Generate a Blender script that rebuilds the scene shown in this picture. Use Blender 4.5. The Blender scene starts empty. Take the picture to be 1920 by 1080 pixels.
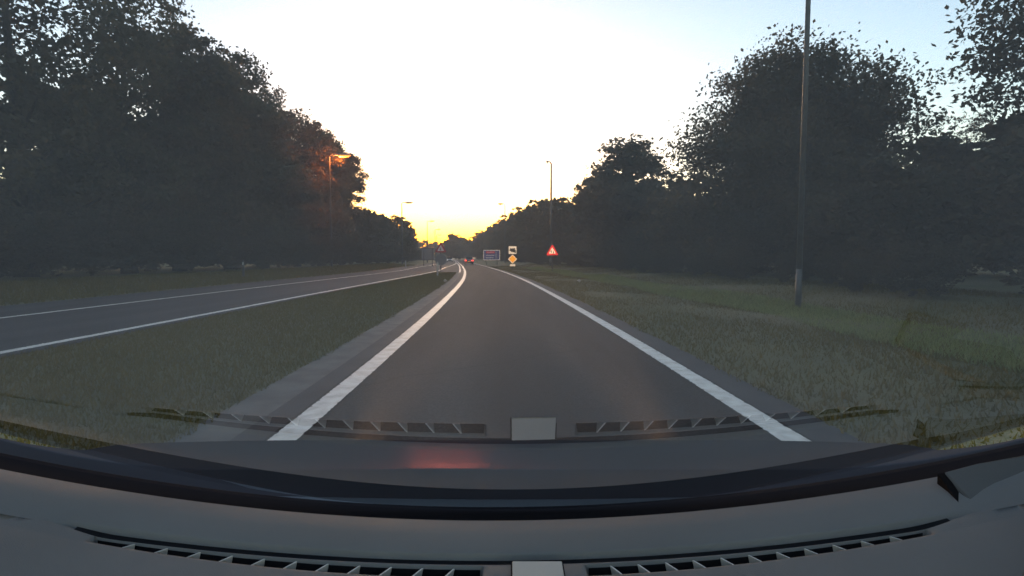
import bpy, bmesh, math, random
import numpy as np
from mathutils import Vector, Matrix

R = math.radians
random.seed(7)
rng = np.random.default_rng(7)
scene = bpy.context.scene
col = scene.collection

# ------------------------------------------------------------------ camera, sky, sun, exposure
CAM_Z = 1.25
cam_data = bpy.data.cameras.new('camera')
cam_data.sensor_width = 36.0
cam_data.lens = 36.0 * 948.0 / 1920.0
cam_data.clip_start = 0.005
cam_data.clip_end = 6000.0
cam = bpy.data.objects.new('camera', cam_data)
col.objects.link(cam)
cam.location = (0, 0, CAM_Z)
cam.rotation_euler = (R(90) - math.atan(56 / 948.0), 0, 0)
scene.camera = cam

SUN_AZ = R(-7)          # measured from +Y towards +X
SUN_EL = R(1.0)
world = bpy.data.worlds.new('World')
scene.world = world
world.use_nodes = True
wn = world.node_tree.nodes
wl = world.node_tree.links
wn.clear()
sky = wn.new('ShaderNodeTexSky')
sky.sky_type = 'NISHITA'
sky.sun_disc = False
sky.sun_elevation = SUN_EL
sky.sun_rotation = SUN_AZ
sky.altitude = 20
sky.air_density = 1.0
sky.dust_density = 1.1
sky.ozone_density = 1.55
bg = wn.new('ShaderNodeBackground')
bg.inputs['Strength'].default_value = 0.15
wo = wn.new('ShaderNodeOutputWorld')
wl.new(sky.outputs[0], bg.inputs[0])
wl.new(bg.outputs[0], wo.inputs[0])

sun_data = bpy.data.lights.new('sun', 'SUN')
sun_data.energy = 0.3
sun_data.angle = R(10)
sun_data.color = (1.0, 0.72, 0.45)
sun = bpy.data.objects.new('sun', sun_data)
col.objects.link(sun)
sd = Vector((math.sin(SUN_AZ) * math.cos(SUN_EL), math.cos(SUN_AZ) * math.cos(SUN_EL), math.sin(SUN_EL)))
sun.rotation_euler = sd.to_track_quat('Z', 'Y').to_euler()

scene.view_settings.view_transform = 'Standard'
scene.view_settings.look = 'None'
scene.view_settings.exposure = 4.12
scene.view_settings.gamma = 1.0
scene.view_settings.use_curve_mapping = False
scene.render.engine = 'CYCLES'
scene.cycles.use_denoising = True
scene.cycles.max_bounces = 6
scene.cycles.diffuse_bounces = 3
scene.cycles.glossy_bounces = 3
scene.cycles.transparent_max_bounces = 12
scene.cycles.sample_clamp_indirect = 8.0


# ------------------------------------------------------------------ helpers
def link(o, parent=None):
    col.objects.link(o)
    if parent is not None:
        o.parent = parent
    return o


def tag(o, label=None, cat=None, group=None, kind=None):
    if label: o['label'] = label
    if cat: o['category'] = cat
    if group: o['group'] = group
    if kind: o['kind'] = kind
    return o


def empty(name, loc=(0, 0, 0), rz=0.0):
    o = bpy.data.objects.new(name, None)
    o.empty_display_size = 0.3
    o.location = loc
    o.rotation_euler = (0, 0, rz)
    col.objects.link(o)
    return o


def np_mesh(name, verts, faces, mat=None, smooth=False):
    """verts (n,3) array, faces (m,k) array with k constant"""
    me = bpy.data.meshes.new(name)
    verts = np.asarray(verts, dtype=np.float32)
    faces = np.asarray(faces, dtype=np.int32)
    n, (m, k) = len(verts), faces.shape
    me.vertices.add(n)
    me.vertices.foreach_set('co', verts.ravel())
    me.loops.add(m * k)
    me.loops.foreach_set('vertex_index', faces.ravel())
    me.polygons.add(m)
    me.polygons.foreach_set('loop_start', np.arange(0, m * k, k, dtype=np.int32))
    me.update(calc_edges=True)
    me.validate()
    if mat is not None:
        me.materials.append(mat)
    if smooth:
        me.polygons.foreach_set('use_smooth', np.ones(len(me.polygons), dtype=bool))
    return me


class MB:
    """collects simple solids; build() makes ONE mesh object"""
    def __init__(self):
        self.v, self.f = [], []

    def add(self, vs, fs):
        b = len(self.v)
        self.v += [tuple(p) for p in vs]
        self.f += [[i + b for i in q] for q in fs]
        return self

    def box(self, x0, x1, y0, y1, z0, z1):
        vs = [(x, y, z) for z in (z0, z1) for y in (y0, y1) for x in (x0, x1)]
        return self.add(vs, [(0, 2, 3, 1), (4, 5, 7, 6), (0, 1, 5, 4), (2, 6, 7, 3), (0, 4, 6, 2), (1, 3, 7, 5)])

    def tube(self, pts, rads, n=10, caps=True):
        pts = [Vector(p) for p in pts]
        vs, fs = [], []
        up0 = None
        for i, p in enumerate(pts):
            t = (pts[min(i + 1, len(pts) - 1)] - pts[max(i - 1, 0)]).normalized()
            ref = Vector((0, 0, 1)) if abs(t.z) < 0.9 else Vector((0, 1, 0))
            a = t.cross(ref).normalized()
            b = t.cross(a).normalized()
            for k in range(n):
                an = 2 * math.pi * k / n
                vs.append(p + (a * math.cos(an) + b * math.sin(an)) * rads[i])
        for i in range(len(pts) - 1):
            for k in range(n):
                k2 = (k + 1) % n
                fs.append((i * n + k, i * n + k2, (i + 1) * n + k2, (i + 1) * n + k))
        if caps:
            fs.append(tuple(range(n)))
            fs.append(tuple((len(pts) - 1) * n + k for k in reversed(range(n))))
        return self.add(vs, fs)

    def prism(self, poly, axis, a0, a1):
        """poly: list of 2D points in the plane normal to axis ('x','y','z')"""
        def p3(p, a):
            return {'x': (a, p[0], p[1]), 'y': (p[0], a, p[1]), 'z': (p[0], p[1], a)}[axis]
        n = len(poly)
        vs = [p3(p, a0) for p in poly] + [p3(p, a1) for p in poly]
        fs = [tuple(range(n)), tuple(range(2 * n - 1, n - 1, -1))]
        for i in range(n):
            j = (i + 1) % n
            fs.append((i, i + n, j + n, j))
        return self.add(vs, fs)

    def build(self, name, mat, parent=None, smooth=False, bevel=0.0):
        me = bpy.data.meshes.new(name)
        me.from_pydata(self.v, [], self.f)
        bm = bmesh.new()
        bm.from_mesh(me)
        bmesh.ops.recalc_face_normals(bm, faces=bm.faces)
        bm.to_mesh(me)
        bm.free()
        me.materials.append(mat)
        if smooth:
            me.polygons.foreach_set('use_smooth', np.ones(len(me.polygons), dtype=bool))
        o = bpy.data.objects.new(name, me)
        link(o, parent)
        if bevel > 0:
            md = o.modifiers.new('bevel', 'BEVEL')
            md.width = bevel
            md.segments = 2
            md.limit_method = 'ANGLE'
        return o


def copy_tree(o, parent=None):
    c = o.copy()
    link(c, parent)
    for ch in list(o.children):
        copy_tree(ch, c)
    return c


# ------------------------------------------------------------------ materials
def mat(name, color, rough=0.6, metal=0.0, coat=0.0, emis=None, es=0.0, spec=0.5):
    m = bpy.data.materials.new(name)
    m.use_nodes = True
    b = m.node_tree.nodes['Principled BSDF']
    b.inputs['Base Color'].default_value = (*color, 1)
    b.inputs['Roughness'].default_value = rough
    b.inputs['Metallic'].default_value = metal
    b.inputs['Coat Weight'].default_value = coat
    b.inputs['Specular IOR Level'].default_value = spec
    if emis:
        b.inputs['Emission Color'].default_value = (*emis, 1)
        b.inputs['Emission Strength'].default_value = es
    return m


def noisy(name, c1, c2, scale=4.0, rough=0.8, detail=6.0, bump=0.0, bscale=60.0, spec=0.4, c3=None, s3=0.4, stretch=None, obj=False, lo=0.35, hi=0.65, bdist=0.02):
    m = bpy.data.materials.new(name)
    m.use_nodes = True
    nt = m.node_tree
    b = nt.nodes['Principled BSDF']
    tc = nt.nodes.new('ShaderNodeTexCoord')
    mp = nt.nodes.new('ShaderNodeMapping')
    if stretch: mp.inputs['Scale'].default_value = stretch
    nt.links.new(tc.outputs['Object'], mp.inputs[0])
    n = nt.nodes.new('ShaderNodeTexNoise')
    n.inputs['Scale'].default_value = scale
    n.inputs['Detail'].default_value = detail
    nt.links.new(mp.outputs[0], n.inputs['Vector'])
    r = nt.nodes.new('ShaderNodeValToRGB')
    r.color_ramp.elements[0].position = lo
    r.color_ramp.elements[0].color = (*c1, 1)
    r.color_ramp.elements[1].position = hi
    r.color_ramp.elements[1].color = (*c2, 1)
    nt.links.new(n.outputs[0], r.inputs[0])
    out = r.outputs[0]
    if c3:
        n3 = nt.nodes.new('ShaderNodeTexNoise')
        n3.inputs['Scale'].default_value = s3
        n3.inputs['Detail'].default_value = 4
        nt.links.new(tc.outputs['Object'], n3.inputs['Vector'])
        r3 = nt.nodes.new('ShaderNodeValToRGB')
        r3.color_ramp.elements[0].position = 0.42
        r3.color_ramp.elements[1].position = 0.62
        nt.links.new(n3.outputs[0], r3.inputs[0])
        mx = nt.nodes.new('ShaderNodeMixRGB')
        nt.links.new(r3.outputs[0], mx.inputs[0])
        nt.links.new(out, mx.inputs[1])
        mx.inputs[2].default_value = (*c3, 1)
        out = mx.outputs[0]
    nt.links.new(out, b.inputs['Base Color'])
    b.inputs['Roughness'].default_value = rough
    b.inputs['Specular IOR Level'].default_value = spec
    if bump > 0:
        nb = nt.nodes.new('ShaderNodeTexNoise')
        nb.inputs['Scale'].default_value = bscale
        nb.inputs['Detail'].default_value = 5
        nt.links.new(tc.outputs['Object'], nb.inputs['Vector'])
        bp = nt.nodes.new('ShaderNodeBump')
        bp.inputs['Strength'].default_value = bump
        bp.inputs['Distance'].default_value = bdist
        nt.links.new(nb.outputs[0], bp.inputs['Height'])
        nt.links.new(bp.outputs[0], b.inputs['Normal'])
    return m


def leaf_mat(name, c1, c2, trans=0.3):
    m = bpy.data.materials.new(name)
    m.use_nodes = True
    nt = m.node_tree
    nt.nodes.remove(nt.nodes['Principled BSDF'])
    out = nt.nodes['Material Output']
    geo = nt.nodes.new('ShaderNodeNewGeometry')
    r = nt.nodes.new('ShaderNodeValToRGB')
    r.color_ramp.elements[0].color = (*c1, 1)
    r.color_ramp.elements[1].color = (*c2, 1)
    nt.links.new(geo.outputs['Random Per Island'], r.inputs[0])
    d = nt.nodes.new('ShaderNodeBsdfDiffuse')
    t = nt.nodes.new('ShaderNodeBsdfTranslucent')
    nt.links.new(r.outputs[0], d.inputs[0])
    nt.links.new(r.outputs[0], t.inputs[0])
    mx = nt.nodes.new('ShaderNodeMixShader')
    mx.inputs[0].default_value = trans
    nt.links.new(d.outputs[0], mx.inputs[1])
    nt.links.new(t.outputs[0], mx.inputs[2])
    nt.links.new(mx.outputs[0], out.inputs[0])
    return m


def glass_mat(name, base=0.2, top=0.5):
    """clear pane: lets the view through and mirrors more at a grazing angle"""
    m = bpy.data.materials.new(name)
    m.use_nodes = True
    nt = m.node_tree
    nt.nodes.remove(nt.nodes['Principled BSDF'])
    out = nt.nodes['Material Output']
    lw = nt.nodes.new('ShaderNodeLayerWeight')
    lw.inputs['Blend'].default_value = 0.5
    pw = nt.nodes.new('ShaderNodeMath'); pw.operation = 'POWER'; pw.inputs[1].default_value = 3.0
    nt.links.new(lw.outputs['Facing'], pw.inputs[0])
    mr = nt.nodes.new('ShaderNodeMapRange')
    mr.inputs['To Min'].default_value = base
    mr.inputs['To Max'].default_value = top
    nt.links.new(pw.outputs[0], mr.inputs['Value'])
    tr = nt.nodes.new('ShaderNodeBsdfTransparent')
    tr.inputs[0].default_value = (0.97, 0.985, 0.98, 1)
    gl = nt.nodes.new('ShaderNodeBsdfGlossy')
    gl.inputs['Roughness'].default_value = 0.0
    mx = nt.nodes.new('ShaderNodeMixShader')
    nt.links.new(mr.outputs[0], mx.inputs[0])
    nt.links.new(tr.outputs[0], mx.inputs[1])
    nt.links.new(gl.outputs[0], mx.inputs[2])
    nt.links.new(mx.outputs[0], out.inputs[0])
    return m


M = {}
M['asphalt'] = noisy('asphalt', (0.044, 0.042, 0.041), (0.064, 0.060, 0.059), scale=1.3, rough=0.9, spec=0.25, bump=0.35, bscale=180, bdist=0.006, stretch=(1.6, 0.12, 1))


def road_mat(name, c_dark, c_light, track):
    """asphalt: stone grain, polished wheel tracks along the lane, patches, thin sealed cracks"""
    m = noisy(name, c_dark, c_light, scale=1.1, rough=0.9, spec=0.25, bump=0.45, bscale=220, bdist=0.006, stretch=(1.4, 0.10, 1))
    nt = m.node_tree
    b = nt.nodes['Principled BSDF']
    cur = b.inputs['Base Color'].links[0].from_socket
    tc = [n_ for n_ in nt.nodes if n_.type == 'TEX_COORD'][0]
    sp = nt.nodes.new('ShaderNodeSeparateXYZ'); nt.links.new(tc.outputs['UV'], sp.inputs[0])
    # wheel tracks: two bumps over the width
    mm = nt.nodes.new('ShaderNodeMath'); mm.operation = 'MULTIPLY'; mm.inputs[1].default_value = 4 * math.pi
    nt.links.new(sp.outputs[0], mm.inputs[0])
    cs_ = nt.nodes.new('ShaderNodeMath'); cs_.operation = 'COSINE'; nt.links.new(mm.outputs[0], cs_.inputs[0])
    mr = nt.nodes.new('ShaderNodeMapRange'); mr.inputs['From Min'].default_value = -1; mr.inputs['From Max'].default_value = 1
    mr.inputs['To Min'].default_value = 1 + track; mr.inputs['To Max'].default_value = 1 - track
    nt.links.new(cs_.outputs[0], mr.inputs['Value'])
    # grain
    gn = nt.nodes.new('ShaderNodeTexNoise'); gn.inputs['Scale'].default_value = 45; gn.inputs['Detail'].default_value = 3
    nt.links.new(tc.outputs['Object'], gn.inputs['Vector'])
    g2 = nt.nodes.new('ShaderNodeMapRange'); g2.inputs['From Min'].default_value = 0.3; g2.inputs['From Max'].default_value = 0.7
    g2.inputs['To Min'].default_value = 0.45; g2.inputs['To Max'].default_value = 1.55
    nt.links.new(gn.outputs[0], g2.inputs['Value'])
    m1 = nt.nodes.new('ShaderNodeMath'); m1.operation = 'MULTIPLY'
    nt.links.new(mr.outputs[0], m1.inputs[0]); nt.links.new(g2.outputs[0], m1.inputs[1])
    # cracks
    vo = nt.nodes.new('ShaderNodeTexVoronoi'); vo.feature = 'DISTANCE_TO_EDGE'; vo.inputs['Scale'].default_value = 0.16
    nz = nt.nodes.new('ShaderNodeTexNoise'); nz.inputs['Scale'].default_value = 1.2
    nt.links.new(tc.outputs['Object'], nz.inputs['Vector'])
    ad = nt.nodes.new('ShaderNodeMixRGB'); ad.inputs[0].default_value = 0.35
    nt.links.new(tc.outputs['Object'], ad.inputs[1]); nt.links.new(nz.outputs[1], ad.inputs[2])
    nt.links.new(ad.outputs[0], vo.inputs['Vector'])
    cr = nt.nodes.new('ShaderNodeMapRange'); cr.inputs['From Max'].default_value = 0.004; cr.inputs['To Min'].default_value = 0.6; cr.inputs['To Max'].default_value = 1.0
    nt.links.new(vo.outputs['Distance'], cr.inputs['Value'])
    m2 = nt.nodes.new('ShaderNodeMath'); m2.operation = 'MULTIPLY'
    nt.links.new(m1.outputs[0], m2.inputs[0]); nt.links.new(cr.outputs[0], m2.inputs[1])
    mu = nt.nodes.new('ShaderNodeVectorMath'); mu.operation = 'SCALE'
    nt.links.new(cur, mu.inputs[0]); nt.links.new(m2.outputs[0], mu.inputs['Scale'])
    nt.links.new(mu.outputs[0], b.inputs['Base Color'])
    return m


def worn_paint(name):
    """white line paint: scuffed, dirty, ragged at its long edges"""
    m = noisy(name, (0.56, 0.51, 0.44), (0.82, 0.76, 0.67), scale=7.0, rough=0.55, bump=0.3, bscale=150, bdist=0.003, lo=0.3, hi=0.6)
    nt = m.node_tree
    b = nt.nodes['Principled BSDF']
    cur = b.inputs['Base Color'].links[0].from_socket
    tc = [n_ for n_ in nt.nodes if n_.type == 'TEX_COORD'][0]
    sp = nt.nodes.new('ShaderNodeSeparateXYZ'); nt.links.new(tc.outputs['UV'], sp.inputs[0])
    pp = nt.nodes.new('ShaderNodeMath'); pp.operation = 'PINGPONG'; pp.inputs[1].default_value = 0.5
    nt.links.new(sp.outputs[0], pp.inputs[0])
    nz = nt.nodes.new('ShaderNodeTexNoise'); nz.inputs['Scale'].default_value = 16; nz.inputs['Detail'].default_value = 6
    nt.links.new(tc.outputs['Object'], nz.inputs['Vector'])
    sc_ = nt.nodes.new('ShaderNodeMath'); sc_.operation = 'MULTIPLY'; sc_.inputs[1].default_value = 3.0
    nt.links.new(pp.outputs[0], sc_.inputs[0])
    ad = nt.nodes.new('ShaderNodeMath'); ad.operation = 'ADD'
    nt.links.new(sc_.outputs[0], ad.inputs[0]); nt.links.new(nz.outputs[0], ad.inputs[1])
    mr = nt.nodes.new('ShaderNodeMapRange'); mr.inputs['From Min'].default_value = 0.50; mr.inputs['From Max'].default_value = 0.60
    nt.links.new(ad.outputs[0], mr.inputs['Value'])
    mx = nt.nodes.new('ShaderNodeMixRGB'); mx.inputs[1].default_value = (0.06, 0.056, 0.053, 1)
    nt.links.new(mr.outputs[0], mx.inputs[0]); nt.links.new(cur, mx.inputs[2])
    nt.links.new(mx.outputs[0], b.inputs['Base Color'])
    return m


M['asphalt'] = road_mat('asphalt', (0.019, 0.0185, 0.0182), (0.040, 0.0385, 0.0375), 0.2)
M['asphalt_dark'] = noisy('asphalt_dark', (0.034, 0.034, 0.036), (0.052, 0.051, 0.052), scale=2.0, rough=0.85, bump=0.4, bscale=160, bdist=0.006)
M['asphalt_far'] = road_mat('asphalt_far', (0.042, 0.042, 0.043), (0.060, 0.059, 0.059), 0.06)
M['concrete'] = noisy('concrete', (0.085, 0.078, 0.072), (0.15, 0.135, 0.122), scale=3.0, rough=0.9, bump=0.4, bscale=90, bdist=0.006)
M['paint'] = worn_paint('paint')
M['turf'] = noisy('turf', (0.100, 0.092, 0.036), (0.140, 0.122, 0.050), scale=0.9, rough=0.95, bump=0.8, bscale=25, bdist=0.05, c3=(0.145, 0.118, 0.062), s3=0.25)
M['grass'] = leaf_mat('grass', (0.105, 0.090, 0.024), (0.165, 0.130, 0.042), 0.4)
M['grass_pale'] = leaf_mat('grass_pale', (0.16, 0.19, 0.060), (0.28, 0.29, 0.13), 0.4)
M['bark'] = noisy('bark', (0.035, 0.028, 0.022), (0.075, 0.06, 0.048), scale=6, rough=0.95, stretch=(3, 3, 0.6), bump=0.6, bscale=20)
M['leaf_a'] = leaf_mat('leaf_a', (0.080, 0.076, 0.050), (0.125, 0.108, 0.070), 0.4)
M['leaf_b'] = leaf_mat('leaf_b', (0.085, 0.074, 0.050), (0.130, 0.102, 0.066), 0.4)
M['leaf_c'] = leaf_mat('leaf_c', (0.080, 0.074, 0.054), (0.120, 0.100, 0.070), 0.4)
M['galv'] = noisy('weathered_steel', (0.05, 0.05, 0.05), (0.075, 0.075, 0.072), scale=5, rough=0.5, spec=0.5)
M['dark_steel'] = mat('dark_steel', (0.03, 0.03, 0.032), 0.6)
M['sign_back'] = mat('sign_back', (0.16, 0.165, 0.17), 0.55)
M['sign_red'] = mat('sign_red', (0.62, 0.012, 0.02), 0.42, metal=0.55)
M['sign_white'] = mat('sign_white', (0.80, 0.80, 0.78), 0.42, metal=0.55)
M['sign_yellow'] = mat('sign_yellow', (0.95, 0.48, 0.02), 0.42, metal=0.55)
M['sign_blue'] = mat('sign_blue', (0.02, 0.05, 0.22), 0.4)
M['sign_black'] = mat('sign_black', (0.012, 0.012, 0.012), 0.5)
M['lamp_head'] = mat('lamp_head', (0.14, 0.14, 0.14), 0.5)
M['lens_off'] = mat('lens_off', (0.45, 0.45, 0.42), 0.2)
M['lens_lit'] = mat('lens_lit', (1.0, 0.5, 0.15), 0.3, emis=(1.0, 0.24, 0.035), es=0.25)

# ------------------------------------------------------------------ lay of the land
_py = np.array([-60, -10, 3.4, 7.6, 16.2, 27.6, 45.6, 66, 91, 118, 170, 250, 400, 900.])
_px = np.array([-1.50, -1.53, -1.57, -1.68, -2.05, -2.72, -4.25, -6.35, -9.1, -12.3, -18.2, -27.5, -46, -108.])
_oy = np.array([-60, 0, 7, 18, 30, 41, 49, 66, 91, 118, 170, 250, 400, 900.])
_ox = np.array([-6.6, -6.7, -6.74, -6.92, -6.98, -7.02, -7.25, -8.75, -10.6, -13.1, -18.9, -28.1, -46.6, -108.6])


def _spline(xs, ys):
    d = np.gradient(ys, xs)

    def f(t):
        t = np.asarray(t, dtype=float)
        i = np.clip(np.searchsorted(xs, t) - 1, 0, len(xs) - 2)
        h = xs[i + 1] - xs[i]
        s = (t - xs[i]) / h
        return ((2 * s ** 3 - 3 * s ** 2 + 1) * ys[i] + (s ** 3 - 2 * s ** 2 + s) * h * d[i]
                + (-2 * s ** 3 + 3 * s ** 2) * ys[i + 1] + (s ** 3 - s ** 2) * h * d[i + 1])
    return f


xL = _spline(_py, _px)       # centre of our lane's left edge line
xO = _spline(_oy, _ox)       # centre of the oncoming lane's right edge line
LANE = 3.5
OLANE = 3.85


def gz(x, y):
    """height of the ground: low kerbless verges, bank up to the wood on the right, slight bank on the left"""
    u = np.asarray(x) - xL(y)
    r = np.clip((u - 4.6) / 1.6, 0, 1)
    r2 = np.clip((u - 7.2) / 4.0, 0, 1)
    o = xO(y) - OLANE - 2.6 - np.asarray(x)
    l = np.clip(o / 6.0, 0, 1)
    sm = lambda t: t * t * (3 - 2 * t)
    return 0.10 * sm(r) + 0.40 * sm(r2) + 0.30 * sm(l) + 3.2 * sm(np.clip((np.abs(u + 5) - 34) / 25.0, 0, 1))  # last term: unseen rise behind both woods, added to block the horizon glow


YS = np.concatenate([np.arange(-40, 60, 1.0), np.arange(60, 200, 3.0), np.arange(200, 901, 20.0)])


def strip(name, f0, f1, z, m, y0=-40, y1=900, parent=None, step=None):
    ys = YS[(YS >= y0) & (YS <= y1)]
    if ys[0] > y0: ys = np.concatenate([[y0], ys])
    if ys[-1] < y1: ys = np.concatenate([ys, [y1]])
    a = np.stack([f0(ys), ys, np.full_like(ys, z)], 1)
    b = np.stack([f1(ys), ys, np.full_like(ys, z)], 1)
    n = len(ys)
    v = np.concatenate([a, b])
    i = np.arange(n - 1)
    f = np.stack([i, i + n, i + n + 1, i + 1], 1)
    me = np_mesh(name, v, f, m)
    uv = me.uv_layers.new(name='UVMap')
    vi = np.zeros(len(me.loops), dtype=np.int32)
    me.loops.foreach_get('vertex_index', vi)
    uu = np.concatenate([np.zeros(n), np.ones(n)]); vv = np.concatenate([ys, ys])
    uv.data.foreach_set('uv', np.stack([uu[vi], vv[vi]], 1).astype(np.float32).ravel())
    o = bpy.data.objects.new(name, me)
    return link(o, parent)


# ground sheet following the road
us = np.concatenate([[-900, -500, -250, -120, -70, -50, -40], np.arange(-34, -14, 2.0), np.arange(-14, 16, 0.5), np.arange(16, 40, 3), [45, 60, 90, 140, 250, 500, 900]])
gy = np.concatenate([[-300, -150, -80], YS, [1200, 1800, 3000]])
U, Y = np.meshgrid(us, gy)
X = U + xL(np.clip(Y, -60, 900))
Z = gz(X, np.clip(Y, -60, 900)) - 0.012
Z += np.where((U > 4.6) | (U < -14), 0.05 * np.sin(X * 1.7 + Y * 0.9) * np.sin(Y * 0.37 + 1.3), 0)
nx, ny = len(us), len(gy)
idx = np.arange(nx * ny).reshape(ny, nx)
F = np.stack([idx[:-1, :-1], idx[:-1, 1:], idx[1:, 1:], idx[1:, :-1]], -1).reshape(-1, 4)
ground = link(bpy.data.objects.new('ground', np_mesh('ground', np.stack([X, Y, Z], -1).reshape(-1, 3), F, M['turf'], True)))
tag(ground, kind='structure', label='rough grass verge and forest floor on both sides of the road')

road = strip('road', lambda y: xL(y) - 0.13, lambda y: xL(y) + LANE + 0.13, 0.006, M['asphalt'])
tag(road, kind='structure', label='asphalt lane curving gently towards the wood ahead')
strip('shoulder', lambda y: xL(y) - 0.36, lambda y: xL(y) - 0.13, 0.005, M['asphalt_dark'], parent=road)
strip('shoulder', lambda y: xL(y) + LANE + 0.13, lambda y: xL(y) + LANE + 0.46, 0.005, M['asphalt_dark'], parent=road)
strip('edge_strip', lambda y: xL(y) - 0.78, lambda y: xL(y) - 0.36, 0.002, M['concrete'], y1=44, parent=road)
strip('edge_line', lambda y: xL(y) - 0.1, lambda y: xL(y) + 0.1, 0.011, M['paint'], parent=road)
strip('edge_line', lambda y: xL(y) + LANE - 0.1, lambda y: xL(y) + LANE + 0.1, 0.011, M['paint'], parent=road)
strip('centre_line', lambda y: xL(y) - 0.55, lambda y: xL(y) - 0.38, 0.011, M['paint'], y0=44, y1=130, parent=road)
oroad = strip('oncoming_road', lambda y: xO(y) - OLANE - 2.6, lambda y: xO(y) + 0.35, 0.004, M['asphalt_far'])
tag(oroad, kind='structure', label='asphalt of the oncoming lane beyond the grass median')
strip('edge_line', lambda y: xO(y) - 0.09, lambda y: xO(y) + 0.09, 0.009, M['paint'], parent=oroad)
strip('edge_line', lambda y: xO(y) - OLANE - 0.08, lambda y: xO(y) - OLANE + 0.08, 0.009, M['paint'], parent=oroad)
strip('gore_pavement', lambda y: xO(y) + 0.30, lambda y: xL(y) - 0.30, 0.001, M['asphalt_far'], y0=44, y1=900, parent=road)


# ------------------------------------------------------------------ grass blades on the verges (stuff)
def grass_blades(name, n, sampler, hmin, hmax, w, m='grass'):
    p = sampler(n)
    n = len(p)
    ang = rng.uniform(0, 2 * np.pi, n)
    h = rng.uniform(hmin, hmax, n)
    ww = rng.uniform(0.6, 1.4, n) * w
    lean = rng.normal(0, 0.45, (n, 2)) * h[:, None]
    dx, dy = np.cos(ang) * ww, np.sin(ang) * ww
    a = p + np.stack([dx, dy, np.zeros(n) - 0.01], 1)
    b = p - np.stack([dx, dy, np.zeros(n) + 0.01], 1)
    c = p + np.stack([lean[:, 0], lean[:, 1], h], 1)
    v = np.stack([a, b, c], 1).reshape(-1, 3)
    f = np.arange(3 * n).reshape(-1, 3)
    o = bpy.data.objects.new(name, np_mesh(name, v, f, M[m]))
    link(o)
    return o


def samp(u0, u1, y0, y1, fx, power=1.6):
    def s(n):
        t = rng.uniform(0, 1, n) ** power
        y = y0 + (y1 - y0) * t
        a, b = fx(y)
        x = a + (b - a) * rng.uniform(0, 1, n)
        return np.stack([x, y, gz(x, y) - 0.005], 1)
    return s


g = grass_blades('median_grass', 120000, samp(0, 0, 1.0, 44.5, lambda y: (xO(y) + 0.30, xL(y) - 0.74 + 0.05 * np.sin(y * 3.1) * np.sin(y * 1.3))), 0.02, 0.06, 0.007)
tag(g, 'short yellowish green grass on the median between the two carriageways', 'grass', kind='stuff')
g = grass_blades('verge_grass', 160000, samp(0, 0, 1.0, 75, lambda y: (xL(y) + LANE + 0.42 + 0.05 * np.sin(y * 2.7) * np.sin(y * 0.9), xL(y) + LANE + 9.0)), 0.02, 0.08, 0.009)
tag(g, 'grass verge rising from the road edge to the trees', 'grass', kind='stuff')
g = grass_blades('mown_grass', 60000, samp(0, 0, 2.5, 60, lambda y: (xL(y) + LANE + 3.3 + 0.15 * np.sin(y * 0.7), xL(y) + LANE + 5.0 + 0.2 * np.sin(y * 0.45 + 1))), 0.04, 0.11, 0.009, 'grass_pale')
tag(g, 'paler strip of fresh green grass running along the verge below the wood', 'grass', kind='stuff')
g = grass_blades('roadside_grass', 50000, samp(0, 0, 4.0, 90, lambda y: (xO(y) - OLANE - 9, xO(y) - OLANE - 2.7), 1.3), 0.06, 0.2, 0.02)
tag(g, 'strip of grass beside the oncoming lane in front of the wood', 'grass', kind='stuff')


# ------------------------------------------------------------------ trees
def crown_cloud(seed, height, radius, base, n, leaf, lumps=22, shape='round', bough=60):
    """leaf quads spread through a crown made of many lumps; returns verts, faces and lump centres"""
    g = np.random.default_rng(seed)
    cs, rs = [], []
    for i in range(lumps):
        t = (i + g.uniform(0.2, 0.8)) / lumps
        z = base + (height - base) * (0.06 + 0.86 * t)
        if shape == 'round':
            prof = math.sin(math.pi * min(1, 0.22 + 0.72 * t)) ** 0.7
        elif shape == 'dome':
            prof = math.sqrt(max(0.0, 1 - t ** 1.5)) * 1.0 + 0.06
        elif shape == 'tall':
            prof = (1 - t) ** 0.55 * 0.95 + 0.12
        else:
            prof = 0.55 + 0.45 * math.sin(math.pi * t)
        a = g.uniform(0, 2 * math.pi)
        rr = radius * prof * g.uniform(0.25, 0.78)
        cs.append((math.cos(a) * rr, math.sin(a) * rr, z))
        rs.append(radius * g.uniform(0.26, 0.44) * (0.55 + 0.45 * prof))
    # the middle
    for t in (0.2, 0.45, 0.68):
        cs.append((0, 0, base + (height - base) * t)); rs.append(radius * 0.5)
    cs = np.array(cs); rs = np.array(rs)
    # boughs: small leaf clusters spread over each lump, denser towards its skin
    nb = max(60, n // bough)
    w = rs ** 2; w = w / w.sum()
    k = g.choice(len(cs), nb, p=w)
    d = g.normal(0, 1, (nb, 3)); d /= np.linalg.norm(d, axis=1)[:, None]
    bc = cs[k] + d * (rs[k] * g.uniform(0.15, 1.0, nb) ** 0.45)[:, None] * np.array([1, 1, 0.8])
    br = radius * g.uniform(0.06, 0.15, nb) * math.sqrt(bough / 60.0)
    w = br ** 2; w = w / w.sum()
    k = g.choice(nb, n, p=w)
    d = np.clip(g.normal(0, 0.62, (n, 3)), -1.5, 1.5)
    d[:, 2] *= 0.6
    p = bc[k] + d * br[k][:, None]
    a = g.normal(0, 1, (n, 3)); a /= np.linalg.norm(a, axis=1)[:, None]
    b = np.cross(a, g.normal(0, 1, (n, 3))); b /= np.linalg.norm(b, axis=1)[:, None]
    s = leaf * g.uniform(0.6, 1.35, n)[:, None]
    v = np.stack([p - a * s, p - b * s * 0.55, p + a * s, p + b * s * 0.55], 1).reshape(-1, 3)
    f = np.arange(4 * n).reshape(-1, 4)
    return v, f, cs


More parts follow.
